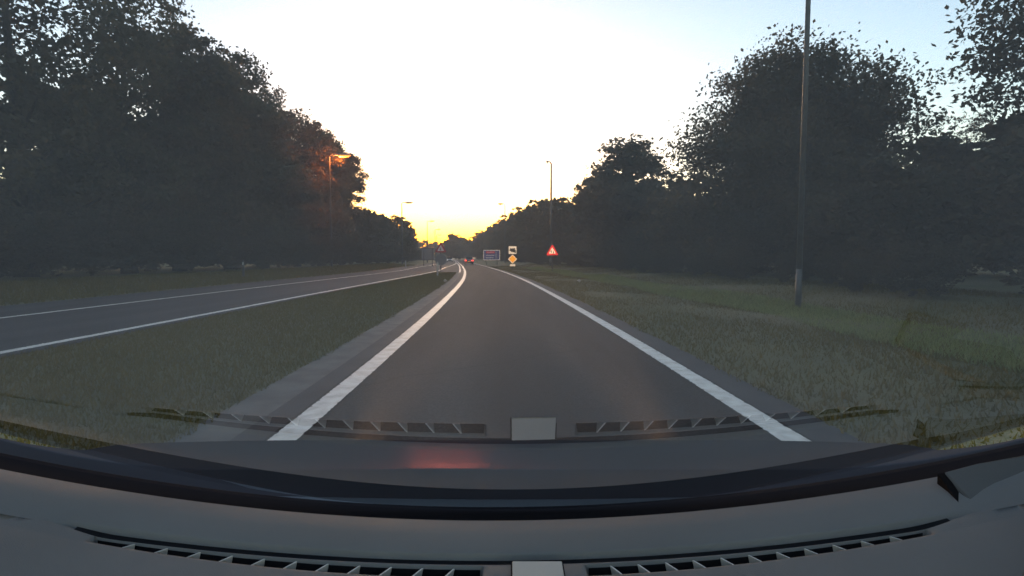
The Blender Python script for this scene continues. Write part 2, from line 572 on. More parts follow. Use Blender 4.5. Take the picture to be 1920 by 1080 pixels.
def trunk_mesh(seed, height, base, cs, r0, name='trunk'):
    g = random.Random(seed)
    mb = MB()
    pts, rads = [], []
    ox = oy = 0
    N = 7
    for i in range(N):
        t = i / (N - 1)
        pts.append((ox, oy, -0.3 + t * height * 0.82)); rads.append(r0 * (1 - 0.85 * t) + 0.02)
        ox += g.uniform(-0.12, 0.12); oy += g.uniform(-0.12, 0.12)
    rads[0] *= 1.35
    mb.tube(pts, rads, 8)
    for c in list(cs)[:16]:
        z0 = max(base * 0.7, c[2] - g.uniform(1.0, 2.6))
        z0 = min(z0, height * 0.7)
        i = min(N - 2, max(0, int((z0 + 0.3) / (height * 0.82) * (N - 1))))
        s = Vector(pts[i]).lerp(Vector(pts[i + 1]), 0.5); s.z = z0
        e = Vector(c)
        mid = s.lerp(e, 0.5) + Vector((0, 0, 0.25))
        rr = rads[i] * 0.45
        mb.tube([s, mid, e], [rr, rr * 0.6, 0.02], 5, caps=False)
    me = bpy.data.meshes.new(name)
    me.from_pydata(mb.v, [], mb.f)
    me.materials.append(M['bark'])
    return me


class Kind:
    def __init__(self, seed, h, r, base, n, leaf, m, lumps=22, shape='round', r0=0.24, bough=60):
        v, f, cs = crown_cloud(seed, h, r, base, n, leaf, lumps, shape, bough)
        self.v, self.f, self.h = v, f, h
        self.crown = np_mesh('crown', v, f, M[m])
        self.trunk = trunk_mesh(seed, h, base, cs, r0)


K = {
    'far_a': Kind(11, 12, 4.2, 0.6, 15000, 0.24, 'leaf_a', lumps=30, bough=22),
    'far_b': Kind(12, 12, 3.8, 0.5, 15000, 0.24, 'leaf_b', lumps=30, shape='full', bough=22),
    'far_c': Kind(14, 12, 4.6, 0.6, 30000, 0.15, 'leaf_c', lumps=34, bough=40),
    'near_a': Kind(21, 16, 5.2, 1.5, 46000, 0.14, 'leaf_a', lumps=34, r0=0.32),
    'near_b': Kind(22, 16, 4.8, 1.2, 46000, 0.14, 'leaf_c', lumps=34, shape='full', r0=0.3),
    'near_c': Kind(23, 16, 5.0, 1.4, 44000, 0.14, 'leaf_b', lumps=36, r0=0.3),
    'edge': Kind(26, 16, 4.4, 0.8, 120000, 0.085, 'leaf_c', lumps=60, shape='full', r0=0.3, bough=60),
    'airy': Kind(24, 16, 5.4, 1.4, 13000, 0.125, 'leaf_a', lumps=40, shape='full', r0=0.3, bough=48),
    'broad': Kind(31, 12, 6.3, 0.6, 120000, 0.10, 'leaf_b', lumps=90, shape='dome', r0=0.3, bough=70),
    'sparse': Kind(32, 13, 3.2, 1.0, 11000, 0.08, 'leaf_c', lumps=26, shape='tall', r0=0.16),
}


def tree(kind, x, y, h, name, label, group=None, wide=1.0, rz=None):
    k = K[kind]
    t = empty(name, (x, y, float(gz(x, y)) - 0.02), random.uniform(0, 6.28) if rz is None else rz)
    s = h / k.h
    t.scale = (s * wide, s * wide, s)
    c = bpy.data.objects.new('crown', k.crown); link(c, t)
    b = bpy.data.objects.new('trunk', k.trunk); link(b, t)
    tag(t, label, 'tree', group)
    return t


def X_at(px, y):
    return (px - 960) / 948.0 * y


# oncoming side: front row of the wood (edge about 22 m off)
GL = 'trees of the wood beside the oncoming lane'
LL = 'dark leafy tree in the dense wood beside the oncoming lane'
left_row = [  # y, x, height, kind, width
    (6, -24.5, 18, 'near_a', 1.0), (13, -25.5, 19, 'airy', 1.0), (19.5, -24.0, 19, 'airy', 1.05), (26, -25.0, 19.5, 'airy', 1.05),
    (31.5, -23.8, 18.8, 'airy', 1.0), (37.5, -24.6, 18.2, 'near_c', 1.0), (43.5, -24.2, 17.6, 'near_a', 0.98), (50, -24.4, 17.2, 'near_b', 0.98),
    (57, -24.2, 16.9, 'near_c', 0.95), (63.5, -24.0, 16.6, 'near_a', 0.95), (70.5, -23.8, 16.4, 'near_b', 0.9)]
NTH = ['first', 'second', 'third', 'fourth', 'fifth', 'sixth', 'seventh', 'eighth', 'ninth', 'tenth', 'eleventh', 'twelfth', 'thirteenth', 'fourteenth', 'fifteenth']
for i, (y, x, h, k, w) in enumerate(left_row):
    tree(k, x, y, h * 1.04, 'leafy_tree', 'tall dark tree of the dense wood, %s leftwards from the orange lit lamp' % NTH[len(left_row) - 1 - i], GL, w)
# lower trees further along
far_left = [(81, -23.4, 9.0, 'far_b'), (89, -23.6, 9.4, 'far_a'), (99, -24.2, 9.6, 'far_b'), (108, -24.4, 10.4, 'far_a'),
            (118, -25.2, 10.2, 'far_b'), (130, -27.0, 9.6, 'far_a'), (144, -29.5, 8.6, 'far_b'), (160, -32, 8.0, 'far_a'), (180, -35, 8.0, 'far_b')]
for i, (y, x, h, k) in enumerate(far_left):
    tree(k, x, y, h, 'leafy_tree', 'low dark tree beyond the orange lit lamp, %s along the receding oncoming lane' % NTH[i], 'low trees along the oncoming lane further off', 1.05)

# our side
tree('broad', 13.9, 25.5, 11.3, 'broad_tree', 'large broad tree with a loose dome of leaves behind the near lamp post', rz=0.4, wide=1.08)
tree('far_c', 9.5, 41, 10.6, 'round_tree', 'dark round topped tree standing between the red triangle sign and the dome shaped tree', wide=1.4, rz=1.0)
tree('edge', 18.9, 14.0, 20, 'tall_tree', 'tall black tree cut off by the upper right corner of the view', rz=2.0)
tree('edge', 19.6, 15.2, 9.5, 'bushy_tree', 'dark lower tree under the tall tree at the right edge of the view', rz=1.3)
tree('sparse', 21.4, 24.0, 8.2, 'slender_tree', 'thin slender tree with sparse leaves against the blue sky', rz=0.7)
GR = 'trees of the wood along our lane'
LR = 'dark tree of the wood receding along our lane behind the road signs'
right_row = [(51, 8.6, 9.3, 'far_b'), (59, 7.4, 8.6, 'far_a'), (67, 6.2, 9.0, 'far_b'), (76, 5.6, 10.0, 'far_a'), (86, 4.6, 11.0, 'far_b'), (97, 3.4, 11.4, 'far_a'),
             (109, 2.4, 12.0, 'far_b'), (122, 1.0, 12.6, 'far_a'), (137, -0.8, 12.8, 'far_b'), (153, -2.6, 13.0, 'far_a'), (172, -4.8, 13.4, 'far_b'), (194, -7.6, 13.6, 'far_a'),
             (220, -10.5, 13.6, 'far_b'), (250, -14, 13.6, 'far_a'), (290, -19, 14.5, 'far_b')]
for i, (y, x, h, k) in enumerate(right_row):
    tree(k, x, y, h, 'wood_tree', 'dark tree of the wood along our lane, %s beyond the round topped tree' % NTH[i], GR, 1.0)


# masses behind and below: woodland and undergrowth (read as one mass)
def mass(name, spots, kinds, label, dens=1.0):
    vs, fs, off = [], [], 0
    mats = None
    for (x, y, h, w) in spots:
        k = K[random.choice(kinds)]
        n = int(len(k.f) * dens)
        s = h / k.h
        a = random.uniform(0, 6.28)
        v = k.v.reshape(-1, 4, 3)[:n].reshape(-1, 3).copy()
        ca, sa = math.cos(a), math.sin(a)
        vx = (v[:, 0] * ca - v[:, 1] * sa) * s * w + x
        vy = (v[:, 0] * sa + v[:, 1] * ca) * s * w + y
        vz = v[:, 2] * s + float(gz(x, y))
        vs.append(np.stack([vx, vy, vz], 1)); fs.append(k.f[:n] + off); off += n * 4
    o = link(bpy.data.objects.new(name, np_mesh(name, np.concatenate(vs), np.concatenate(fs), M['leaf_c'])))
    return tag(o, label, 'wood', kind='stuff')


spots = []
y = -4.0
while y < 66:
    spots.append((-31 + random.uniform(-1.5, 1.5), y, (7.0 if y < 34 else 14.0) + random.uniform(-1, 0.5), 1.4)); y += 6.0
while y < 210:
    spots.append((float(xO(y)) - 19 + random.uniform(-1, 1), y, 7.2 + random.uniform(-0.6, 0.4), 1.5)); y += 9
mass('woodland', spots, ['far_a', 'far_b'], 'depth of the dense wood behind the trees beside the oncoming lane')
spots = []
for y in np.arange(10, 50, 5.5):
    spots.append((20 + (50 - y) * 0.08 + random.uniform(-1, 1), y, 7.4 + random.uniform(-.4, .4), 1.6))
for y in np.arange(50, 300, 11):
    spots.append((float(xL(y)) + 21 + random.uniform(-1, 1), y, 8.2 + y * 0.012, 1.4))
mass('woodland', spots, ['far_a', 'far_b'], 'depth of the dark wood behind the trees along our lane')
spots = []
for y in np.concatenate([np.arange(240, 420, 12)]):
    spots.append((float(xL(y)) + random.uniform(-45, 40), y, 13 + random.uniform(-1.5, 1.5), 1.5))
for t in np.linspace(-75, 30, 14):
    spots.append((float(xL(400)) + t, 420, 15.5 + random.uniform(-2, 2), 1.5))
mass('woodland', spots, ['far_a', 'far_b'], 'far wood closing the view at the end of the road')

def bushes(name, line, y0, y1, step, h, label):
    spots = []
    y = y0
    while y < y1:
        spots.append((float(line(y)) + random.uniform(-0.7, 0.7), y + random.uniform(-.5, .5), h * random.uniform(0.75, 1.2), 1.3))
        y += step * (1 + max(0, y - 40) / 60)
    return mass(name, spots, ['far_a', 'far_b'], label, 0.35)


bushes('undergrowth', lambda y: min(-19.6 - 0.0 * y, float(xO(y)) - OLANE - 8.0), 3, 190, 1.9, 3.6, 'dark shrubs and undergrowth at the foot of the wood beside the oncoming lane')
bushes('undergrowth', lambda y: min(-26.5, float(xO(y)) - OLANE - 14.0), -6, 190, 2.2, 5.0, 'dark thicket filling the wood beside the oncoming lane')
bushes('undergrowth', lambda y: float(xL(y)) + LANE + 15.5, 2, 300, 2.2, 5.0, 'dark thicket filling the wood along our lane')
bushes('bramble', lambda y: float(xL(y)) + LANE + 6.9, 5, 150, 1.1, 1.3, 'low dark brambles edging the verge in front of the wood along our lane')
bushes('undergrowth', lambda y: float(xL(y)) + LANE + 8.6, 5, 300, 1.7, 3.2, 'dark shrubs and undergrowth at the foot of the wood along our lane')


# ------------------------------------------------------------------ lamp posts
def lamp_post(x, y, label, side, lit=False, h=11.8, reach=1.0, girth=1.0):
    t = empty('lamp_post', (x, y, float(gz(x, y)) - 0.05), 0 if side > 0 else math.pi)
    MB().tube([(0, 0, 0), (0, 0, 0.9)], [0.105 * girth, 0.10 * girth], 12).build('base', M['galv'], t, True)
    MB().tube([(0, 0, 0.9), (0, 0, h * 0.5), (0, 0, h - 0.25), (0.12, 0, h - 0.04), (0.4, 0, h)], [0.098 * girth, 0.08 * girth, 0.06 * girth, 0.05 * girth, 0.045 * girth], 12).build('pole', M['galv'], t, True)
    e = lambda x: 0.35 + (x - 0.35) * reach
    hd = MB().prism([(e(0.35), h - 0.05), (e(0.5), h - 0.10), (e(1.75), h - 0.05), (e(1.85), h + 0.02), (e(1.7), h + 0.12), (e(0.9), h + 0.12), (e(0.4), h + 0.05)], 'y', -0.15, 0.15).build('lamp_head', M['lamp_head'], t, bevel=0.03)
    MB().prism([(e(0.70), h - 0.085), (e(0.80), h - 0.24), (e(1.50), h - 0.24), (e(1.65), h - 0.07)], 'y', -0.13, 0.13).build('lens', M['lens_lit' if lit else 'lens_off'], hd)
    if lit:
        ld = bpy.data.lights.new('lamp_light', 'POINT'); ld.energy = 260; ld.color = (1, 0.25, 0.05); ld.shadow_soft_size = 0.15
        lo = bpy.data.objects.new('lamp_light', ld); lo.location = (1.2, 0, h - 0.5); link(lo, t)
    tag(t, label, 'lamp post', 'lamp posts along the road')
    return t


lamp_post(-19.6, 55, 'lamp post with a lit orange lamp in front of the tall wood', 1, True, h=12.1, reach=1.5)
lamp_post(-21.2, 98, 'lamp post with an unlit head against yellow sky, nearest after the orange lit lamp', 1, reach=1.25, girth=1.5)
lamp_post(-24.2, 145, 'distant lamp post of the oncoming lane, second beyond the orange lit lamp', 1, reach=1.25, girth=1.5)
lamp_post(-28.2, 186, 'small distant lamp post of the oncoming lane, third beyond the orange lit lamp', 1, reach=1.25, girth=1.5)
lamp_post(-34.5, 232, 'faintest farthest lamp post of the oncoming lane above the warning triangle', 1, reach=1.25, girth=1.5)
lamp_post(6.36, 11.2, 'nearest lamp post, its pole rising past the dome shaped tree out of view', -1, h=12.5, girth=0.62)
lamp_post(4.45, 58, 'lamp post standing above the treeline behind the red triangle sign on our side', -1, reach=0.16, girth=1.6)
lamp_post(-1.4, 101, 'lamp post on our side whose head shows just over the treeline', -1, reach=0.7)
lamp_post(-7.7, 145, 'distant lamp post whose pole shows beside the blue board', -1, h=9.0)


# ------------------------------------------------------------------ signs
def rounded_tri(side, r=0.08, n=5):
    h = side * math.sqrt(3) / 2
    P = [Vector((-side / 2, -h / 3)), Vector((side / 2, -h / 3)), Vector((0, 2 * h / 3))]
    out = []
    for i in range(3):
        p, a, b = P[i], P[i - 1], P[(i + 1) % 3]
        da, db = (a - p).normalized(), (b - p).normalized()
        bis = (da + db).normalized()
        c = p + bis * (r / math.sin(R(30)))
        s = p + da * (r / math.tan(R(30))); e = p + db * (r / math.tan(R(30)))
        for k in range(n + 1):
            q = s.lerp(e, k / n)
            out.append(tuple(c + (q - c).normalized() * r))
    return out


def shift(poly, dx, dz, s=1.0):
    return [(x * s + dx, z * s + dz) for x, z in poly]


def circle(r, n=28):
    return [(r * math.cos(2 * math.pi * k / n), r * math.sin(2 * math.pi * k / n)) for k in range(n)]


def face_us(t):
    t.rotation_euler[2] = math.atan2(-t.location.x, t.location.y)


def warn_sign(t, zc, side, picto, red='sign_red', white='sign_white'):
    MB().prism(shift(rounded_tri(side), 0, zc), 'y', -0.02, 0.015).build('sign_plate', M['sign_back'], t)
    pl = MB().prism(shift(rounded_tri(side * 0.985), 0, zc), 'y', -0.026, -0.021).build('red_border', M[red], t)
    MB().prism(shift(rounded_tri(side * 0.56, 0.04), 0, zc), 'y', -0.031, -0.027).build('white_field', M[white], pl)
    for poly in picto:
        MB().prism(shift(poly, 0, zc), 'y', -0.035, -0.032).build('pictogram', M['sign_black'], pl)


def q(x0, x1, z0, z1):
    return [(x0, z0), (x1, z0), (x1, z1), (x0, z1)]


# triangle on our verge: two way traffic arrows
t = empty('warning_sign', (3.42, 43, float(gz(3.42, 43)) - 0.02))
MB().tube([(0, 0.06, 0), (0, 0.06, 2.5)], [0.045, 0.045], 10).build('post', M['galv'], t, True)
arrow = lambda s: [[(s * 0.09 - 0.022, -0.15), (s * 0.09 + 0.022, -0.15), (s * 0.09 + 0.022, 0.08), (s * 0.09 - 0.022, 0.08)],
                   [(s * 0.09 - 0.06, -s * 0.05 + (0.03 if s < 0 else -0.05)), (s * 0.09 + 0.06, -s * 0.05 + (0.03 if s < 0 else -0.05)), (s * 0.09, s * -0.15 + (0.03 if s < 0 else -0.05))]]
warn_sign(t, 1.73, 1.1, [q(-0.11, -0.065, -0.16, 0.02), q(0.065, 0.11, -0.10, 0.08), [(-0.16, 0.01), (-0.015, 0.01), (-0.0875, 0.13)], [(0.015, -0.09), (0.16, -0.09), (0.0875, -0.2)]])
tag(t, 'red and white warning triangle standing alone on the grass verge before the wood', 'road sign')
face_us(t)

M['red_dull'] = mat('red_dull', (0.30, 0.02, 0.03), 0.7)
M['white_dull'] = mat('white_dull', (0.55, 0.50, 0.50), 0.7)
# median triangle with a dark round sign below
t = empty('median_sign', (-6.55, 46.6, 0.0))
MB().tube([(0, 0.06, 0), (0, 0.06, 2.75)], [0.045, 0.045], 10).build('post', M['dark_steel'], t, True)
warn_sign(t, 2.10, 1.15, [q(-0.03, 0.03, -0.18, 0.14), q(-0.13, 0.03, -0.05, 0.0)], 'red_dull', 'white_dull')
ds = MB().prism(shift(circle(0.54), 0, 1.12), 'y', -0.02, 0.015).build('round_sign', M['sign_back'], t)
MB().prism(shift(circle(0.50), 0, 1.12), 'y', -0.026, -0.021).build('sign_face', mat('dull_grey', (0.10, 0.105, 0.12), 0.6), ds)
tag(t, 'dull red triangle above a dark grey round sign on the tip of the median', 'road sign')
face_us(t)

# priority road post: square, diamond, small plate
t = empty('priority_sign', (0.06, 55, float(gz(0.06, 55)) - 0.02))
MB().tube([(0, 0.06, 0), (0, 0.06, 2.55)], [0.04, 0.04], 10).build('post', M['dark_steel'], t, True)
sq = MB().prism(q(-0.42, 0.42, 1.68, 2.52), 'y', -0.02, 0.015).build('square_plate', M['sign_white'], t, bevel=0.01)
MB().prism(q(-0.30, 0.30, 2.20, 2.30), 'y', -0.027, -0.021).build('pictogram', M['sign_black'], sq)
MB().prism([(-0.36, 2.05), (-0.30, 2.18), (-0.22, 2.20), (0.20, 2.20), (0.36, 2.10), (0.36, 1.82), (0.22, 1.78), (0.22, 1.86), (-0.05, 1.90), (-0.22, 2.0)], 'y', -0.027, -0.021).build('pictogram', M['sign_black'], sq)
dm = MB().prism([(0, 0.64), (0.5, 1.14), (0, 1.64), (-0.5, 1.14)], 'y', -0.02, 0.015).build('diamond_plate', M['sign_white'], t)
MB().prism([(0, 0.74), (0.40, 1.14), (0, 1.54), (-0.40, 1.14)], 'y', -0.027, -0.021).build('yellow_field', M['sign_yellow'], dm)
MB().prism(q(-0.28, 0.28, 0.36, 0.58), 'y', -0.02, 0.015).build('small_plate', M['sign_white'], t)
tag(t, 'yellow diamond priority sign below a square black and white plate on one post', 'road sign')
face_us(t)

# blue direction board
t = empty('direction_board', (-3.6, 90, float(gz(-3.6, 90)) - 0.02))
for s in (-0.95, 0.95):
    MB().tube([(s, 0.08, 0), (s, 0.08, 2.6)], [0.05, 0.05], 8).build('post', M['galv'], t, True)
W, Z0, Z1 = 1.48, 0.86, 2.66
bd = MB().prism(q(-W, W, Z0, Z1), 'y', -0.03, 0.02).build('board', M['sign_white'], t, bevel=0.01)
MB().prism(q(-W + 0.11, W - 0.11, Z0 + 0.11, Z1 - 0.11), 'y', -0.036, -0.031).build('blue_field', M['sign_blue'], bd)
MB().prism(q(-1.0, 0.5, 2.08, 2.40), 'y', -0.042, -0.037).build('red_patch', M['sign_red'], bd)
pale = mat('sign_pale', (0.45, 0.48, 0.55), 0.5)
MB().prism(q(-0.85, 0.35, 2.20, 2.28), 'y', -0.048, -0.043).build('text_line', pale, bd)
MB().prism(q(-1.05, 0.45, 1.62, 1.78), 'y', -0.042, -0.037).build('text_line', pale, bd)
MB().prism(q(-1.05, 0.30, 1.22, 1.36), 'y', -0.042, -0.037).build('text_line', pale, bd)
MB().prism(q(0.72, 0.80, 1.15, 2.35), 'y', -0.042, -0.037).build('divider', pale, bd)
tag(t, 'blue direction board with a red patch and a white border before the wood', 'road sign')
face_us(t)

# back of a board facing the oncoming traffic
t = empty('board_back', (-13.6, 82, 0.0))
for s in (-0.7, 0.7):
    MB().tube([(s, 0.0, 0), (s, 0.0, 2.9)], [0.05, 0.05], 8).build('post', M['galv'], t, True)
MB().prism(q(-1.05, 1.05, 0.9, 2.9), 'y', 0.06, 0.10).build('board', M['sign_back'], t, bevel=0.01)
for z in (0.97, 2.83):
    MB().box(-1.06, 1.06, 0.02, 0.058, z - 0.05, z + 0.05).build('rail', M['galv'], t)
tag(t, 'grey back of a board beside the oncoming lane left of the median triangle', 'road sign')


def marker_post(x, y, label, dull=False):
    t = empty('marker_post', (x, y, float(gz(x, y)) - 0.02))
    MB().prism([(-0.06, 0), (0.06, 0), (0.06, 0.98), (-0.06, 1.04)], 'y', -0.03, 0.03).build('post', M['galv' if dull else 'post_white'], t, bevel=0.008)
    MB().box(-0.045, 0.045, -0.036, -0.031, 0.72, 0.9).build('reflector', M['lens_off'], t)
    tag(t, label, 'marker post', 'white marker posts on the verges')


M['post_white'] = mat('post_white', (0.30, 0.30, 0.29), 0.6)
marker_post(-5.3, 36, 'white marker post on the median grass short of its tip')
marker_post(-12.6, 60, 'white marker post at the edge of the oncoming road beyond the median sign')
marker_post(-16.2, 30.5, 'grey marker post on the far grass strip left of the lit lamp post', True)


def litter(x, y, label):
    mb = MB()
    z = float(gz(x, y))
    n = 7
    vs, fs = [], []
    for i in range(n):
        a = 2 * math.pi * i / n
        r = random.uniform(0.06, 0.13)
        vs.append((r * math.cos(a), r * math.sin(a) * 0.8, random.uniform(0.05, 0.12)))
    vs += [(v[0] * 0.9, v[1] * 0.9, v[2] - 0.03) for v in vs] + [(0, 0, 0.16), (0, 0, 0.0)]
    for i in range(n):
        j = (i + 1) % n
        fs += [(i, j, 2 * n), (n + j, n + i, 2 * n + 1), (i, i + n, j + n, j)]
    mb.add(vs, fs)
    o = mb.build('paper_scrap', M['post_white'], None)
    o.location = (x, y, z + 0.02)
    tag(o, label, 'litter', 'pale scraps in the grass')


litter(-3.42, 25.8, 'small pale scrap lying on the median grass near its tip')
litter(3.2, 24.0, 'small pale scrap lying in the verge grass below the red triangle')

# ------------------------------------------------------------------ cars far ahead
M['car_dark'] = mat('car_dark', (0.02, 0.02, 0.025), 0.3, coat=0.6)
M['car_glass'] = mat('car_glass', (0.01, 0.012, 0.014), 0.1)
M['tyre'] = mat('tyre', (0.012, 0.012, 0.012), 0.9)
M['rim'] = mat('rim', (0.4, 0.4, 0.4), 0.35, metal=0.8)
M['tail_light'] = mat('tail_light', (0.5, 0.01, 0.01), 0.3, emis=(1.0, 0.035, 0.02), es=0.5)
M['head_light'] = mat('head_light', (0.9, 0.9, 0.85), 0.3, emis=(1.0, 0.95, 0.85), es=0.12)


def car(name, loc, rz, label, back_view=True):
    t = empty(name, loc, rz)
    # body profile along y (front +y), extruded in x
    prof = [(-2.1, 0.30), (2.15, 0.30), (2.2, 0.55), (2.1, 0.78), (1.1, 0.95), (-1.75, 1.02), (-2.12, 0.98), (-2.2, 0.6)]
    MB().prism(prof, 'x', -0.88, 0.88).build('body', M['car_dark'], t, bevel=0.07)
    cab = MB()
    a = [(-0.78, -1.85, 1.0), (0.78, -1.85, 1.0), (0.78, 1.05, 0.94), (-0.78, 1.05, 0.94), (-0.60, -1.3, 1.46), (0.60, -1.3, 1.46), (0.60, 0.25, 1.46), (-0.60, 0.25, 1.46)]
    cab.add(a, [(0, 1, 5, 4), (1, 2, 6, 5), (2, 3, 7, 6), (3, 0, 4, 7), (4, 5, 6, 7), (3, 2, 1, 0)])
    cab.build('window', M['car_glass'], t, bevel=0.04)
    MB().box(-0.60, 0.60, -1.25, 0.22, 1.445, 1.475).build('roof', M['car_dark'], t, bevel=0.01)
    for sx in (-0.80, 0.80):
        for sy in (-1.35, 1.35):
            w = MB().tube([(sx - 0.1, sy, 0.32), (sx + 0.1, sy, 0.32)], [0.32, 0.32], 20).build('wheel', M['tyre'], t)
            sgn = 1 if sx > 0 else -1
            MB().tube([(sx + sgn * 0.10, sy, 0.32), (sx + sgn * 0.115, sy, 0.32)], [0.21, 0.2], 16).build('rim', M['rim'], w)
    for s in (-1, 1):
        MB().box(s * 0.68 - 0.19, s * 0.68 + 0.19, -2.235, -2.12, 0.66, 0.86).build('tail_light', M['tail_light'], t, bevel=0.015)
        MB().box(s * 0.66 - 0.17, s * 0.66 + 0.17, 2.10, 2.225, 0.58, 0.74).build('headlight', M['head_light'], t, bevel=0.015)
    MB().box(-0.26, 0.26, -2.222, -2.19, 0.50, 0.61).build('number_plate', M['sign_yellow'], t)
    MB().box(-0.85, 0.85, -2.25, -2.15, 0.32, 0.46).build('bumper', M['tyre'], t, bevel=0.02)
    tag(t, label, 'car')
    return t


hd = lambda y: math.atan2(-(float(xL(y + 2)) - float(xL(y - 2))), 4)
car('lead_car', (float(xL(104)) + 1.75, 104, 0.01), hd(104), 'dark car with red tail lights driving ahead in our lane')
car('oncoming_car', (float(xO(160)) - 1.9, 160, 0.01), hd(160) + math.pi, 'dark oncoming car with pale headlights beyond the car ahead')

# ------------------------------------------------------------------ the car we sit in
M['dash'] = noisy('dash', (0.112, 0.114, 0.116), (0.130, 0.132, 0.134), scale=3, rough=0.75, bump=0.5, bscale=700, bdist=0.0012, spec=0.10)
M['fin'] = mat('fin', (0.42, 0.40, 0.38), 0.5)
M['flap'] = noisy('flap', (0.29, 0.28, 0.255), (0.33, 0.32, 0.295), scale=4, rough=0.6)
M['black_plastic'] = mat('black_plastic', (0.006, 0.006, 0.008), 0.8, spec=0.15)
M['gasket'] = mat('gasket', (0.006, 0.005, 0.006), 0.95, spec=0.05)
def dull_paint(name, base, gloss, fac, rough):
    m = bpy.data.materials.new(name)
    m.use_nodes = True
    nt = m.node_tree
    nt.nodes.remove(nt.nodes['Principled BSDF'])
    d = nt.nodes.new('ShaderNodeBsdfDiffuse'); d.inputs[0].default_value = (*base, 1)
    g_ = nt.nodes.new('ShaderNodeBsdfGlossy'); g_.inputs[0].default_value = (*gloss, 1); g_.inputs['Roughness'].default_value = rough
    mx = nt.nodes.new('ShaderNodeMixShader'); mx.inputs[0].default_value = fac
    nt.links.new(d.outputs[0], mx.inputs[1]); nt.links.new(g_.outputs[0], mx.inputs[2])
    nt.links.new(mx.outputs[0], nt.nodes['Material Output'].inputs[0])
    return m


M['bonnet'] = dull_paint('bonnet', (0.040, 0.041, 0.044), (1.0, 0.26, 0.28), 0.0065, 0.19)
M['cowl'] = mat('cowl', (0.13, 0.13, 0.135), 0.8, spec=0.2)
M['trim'] = noisy('trim', (0.070, 0.070, 0.072), (0.085, 0.085, 0.087), scale=5, rough=0.8, spec=0.1, bump=0.4, bscale=700, bdist=0.001)
M['headliner'] = mat('headliner', (0.35, 0.34, 0.32), 0.95)
M['windscreen'] = glass_mat('windscreen', 0.56, 0.64)
M['seat'] = mat('seat', (0.20, 0.195, 0.19), 0.9)

own = empty('own_car', (0, 0, CAM_Z))
tag(own, 'car the view is taken from: grey dashboard, windscreen and bonnet', 'car')
DZ = -0.4145


def side(x):
    return 0.18 * x * x + 0.010 * x


def sstep(a, b, x):
    t = np.clip((x - a) / (b - a), 0, 1)
    return t * t * (3 - 2 * t)


def loft(name, rows, xs, m, parent, smooth=True, flip=False):
    """rows: list of functions x -> (v, z) ; xs columns"""
    n, k = len(xs), len(rows)
    V = np.zeros((k, n, 3))
    for i, fn in enumerate(rows):
        v, z = fn(xs)
        V[i, :, 0] = xs; V[i, :, 1] = v; V[i, :, 2] = z
    idx = np.arange(n * k).reshape(k, n)
    F = np.stack([idx[:-1, :-1], idx[:-1, 1:], idx[1:, 1:], idx[1:, :-1]], -1).reshape(-1, 4)
    if flip: F = F[:, ::-1]
    return link(bpy.data.objects.new(name, np_mesh(name, V.reshape(-1, 3), F, m, smooth)), parent)


xs = np.unique(np.round(np.concatenate([np.linspace(-0.98, 0.98, 131), [-0.551, -0.547, -0.042, -0.038, 0.098, 0.102, 0.541, 0.545]]), 4))
gro = lambda x: sstep(-0.625, -0.53, x) * (1 - sstep(0.53, 0.625, x))
cel = lambda x: sstep(-0.550, -0.546, x) * (1 - sstep(-0.042, -0.038, x)) + sstep(0.098, 0.102, x) * (1 - sstep(0.541, 0.545, x))


def row(v0, dz, c=-0.06, gd=0.0, cd=0.0, sq=0.0):
    """gd groove depth, cd cell depth, sq: how far the row closes up to the groove lip at the ends of the groove"""
    def f(x):
        g_ = gro(x)
        v = v0 + c * x * x
        v = v + (1 - g_) * sq
        z = DZ + side(x) + dz - gd * g_ - cd * cel(x)
        return v, z
    return f


rows = [row(0.792, -0.045), row(0.783, -0.006), row(0.777, 0.0), row(0.73, 0.0035), row(0.690, 0.001), row(0.683, 0.0),
        row(0.6815, 0.0, gd=0.011), row(0.667, 0.0, gd=0.010, sq=0.012), row(0.6645, 0.0, gd=0.002, sq=0.014), row(0.6585, 0.0, gd=0.001, c=-0.045, sq=0.014),
        row(0.6570, 0.0, c=-0.04, cd=0.035), row(0.6345, 0.0, c=0.0, cd=0.035), row(0.6330, 0.0, c=0.0), row(0.628, 0.001, c=0.0), row(0.605, 0.003, c=-0.015), row(0.58, 0.004, c=-0.03), row(0.50, 0.007), row(0.40, 0.007), row(0.30, 0.004), row(0.20, 0.0), row(0.12, -0.004), row(0.05, -0.014), row(0.0, -0.04), row(-0.02, -0.09), row(-0.03, -0.30)]
dash = loft('dashboard', rows, xs, M['dash'], own, flip=True)
tag(dash, 'grey dashboard with two rows of windscreen vents')
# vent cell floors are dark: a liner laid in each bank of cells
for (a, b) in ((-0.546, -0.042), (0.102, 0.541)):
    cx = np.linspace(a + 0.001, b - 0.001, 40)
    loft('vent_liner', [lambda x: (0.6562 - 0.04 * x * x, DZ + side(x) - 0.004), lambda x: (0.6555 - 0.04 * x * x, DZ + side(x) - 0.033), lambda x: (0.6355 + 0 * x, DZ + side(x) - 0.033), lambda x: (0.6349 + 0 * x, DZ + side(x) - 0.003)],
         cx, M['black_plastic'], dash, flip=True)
    n = 12
    for i in range(1, n):
        x = a + (b - a) * i / n
        lean = 0.006
        v1, v0 = 0.656 - 0.04 * x * x, 0.6352
        z = DZ + side(x)
        th = 0.0011
        mb = MB()
        vs = []
        for (v, zz, dx) in ((v1, z - 0.030, 0.0), (v0, z - 0.030, 0.0), (v0, z - 0.0025, -lean * (1 if x < 0 else -1)), (v1, z - 0.0025, lean * (1 if x < 0 else -1))):
            vs += [(x + dx - th, v, zz), (x + dx + th, v, zz)]
        mb.add(vs, [(0, 2, 3, 1), (2, 4, 5, 3), (4, 6, 7, 5), (6, 0, 1, 7), (0, 6, 4, 2), (1, 3, 5, 7)])
        mb.build('vent_fin', M['fin'], dash)
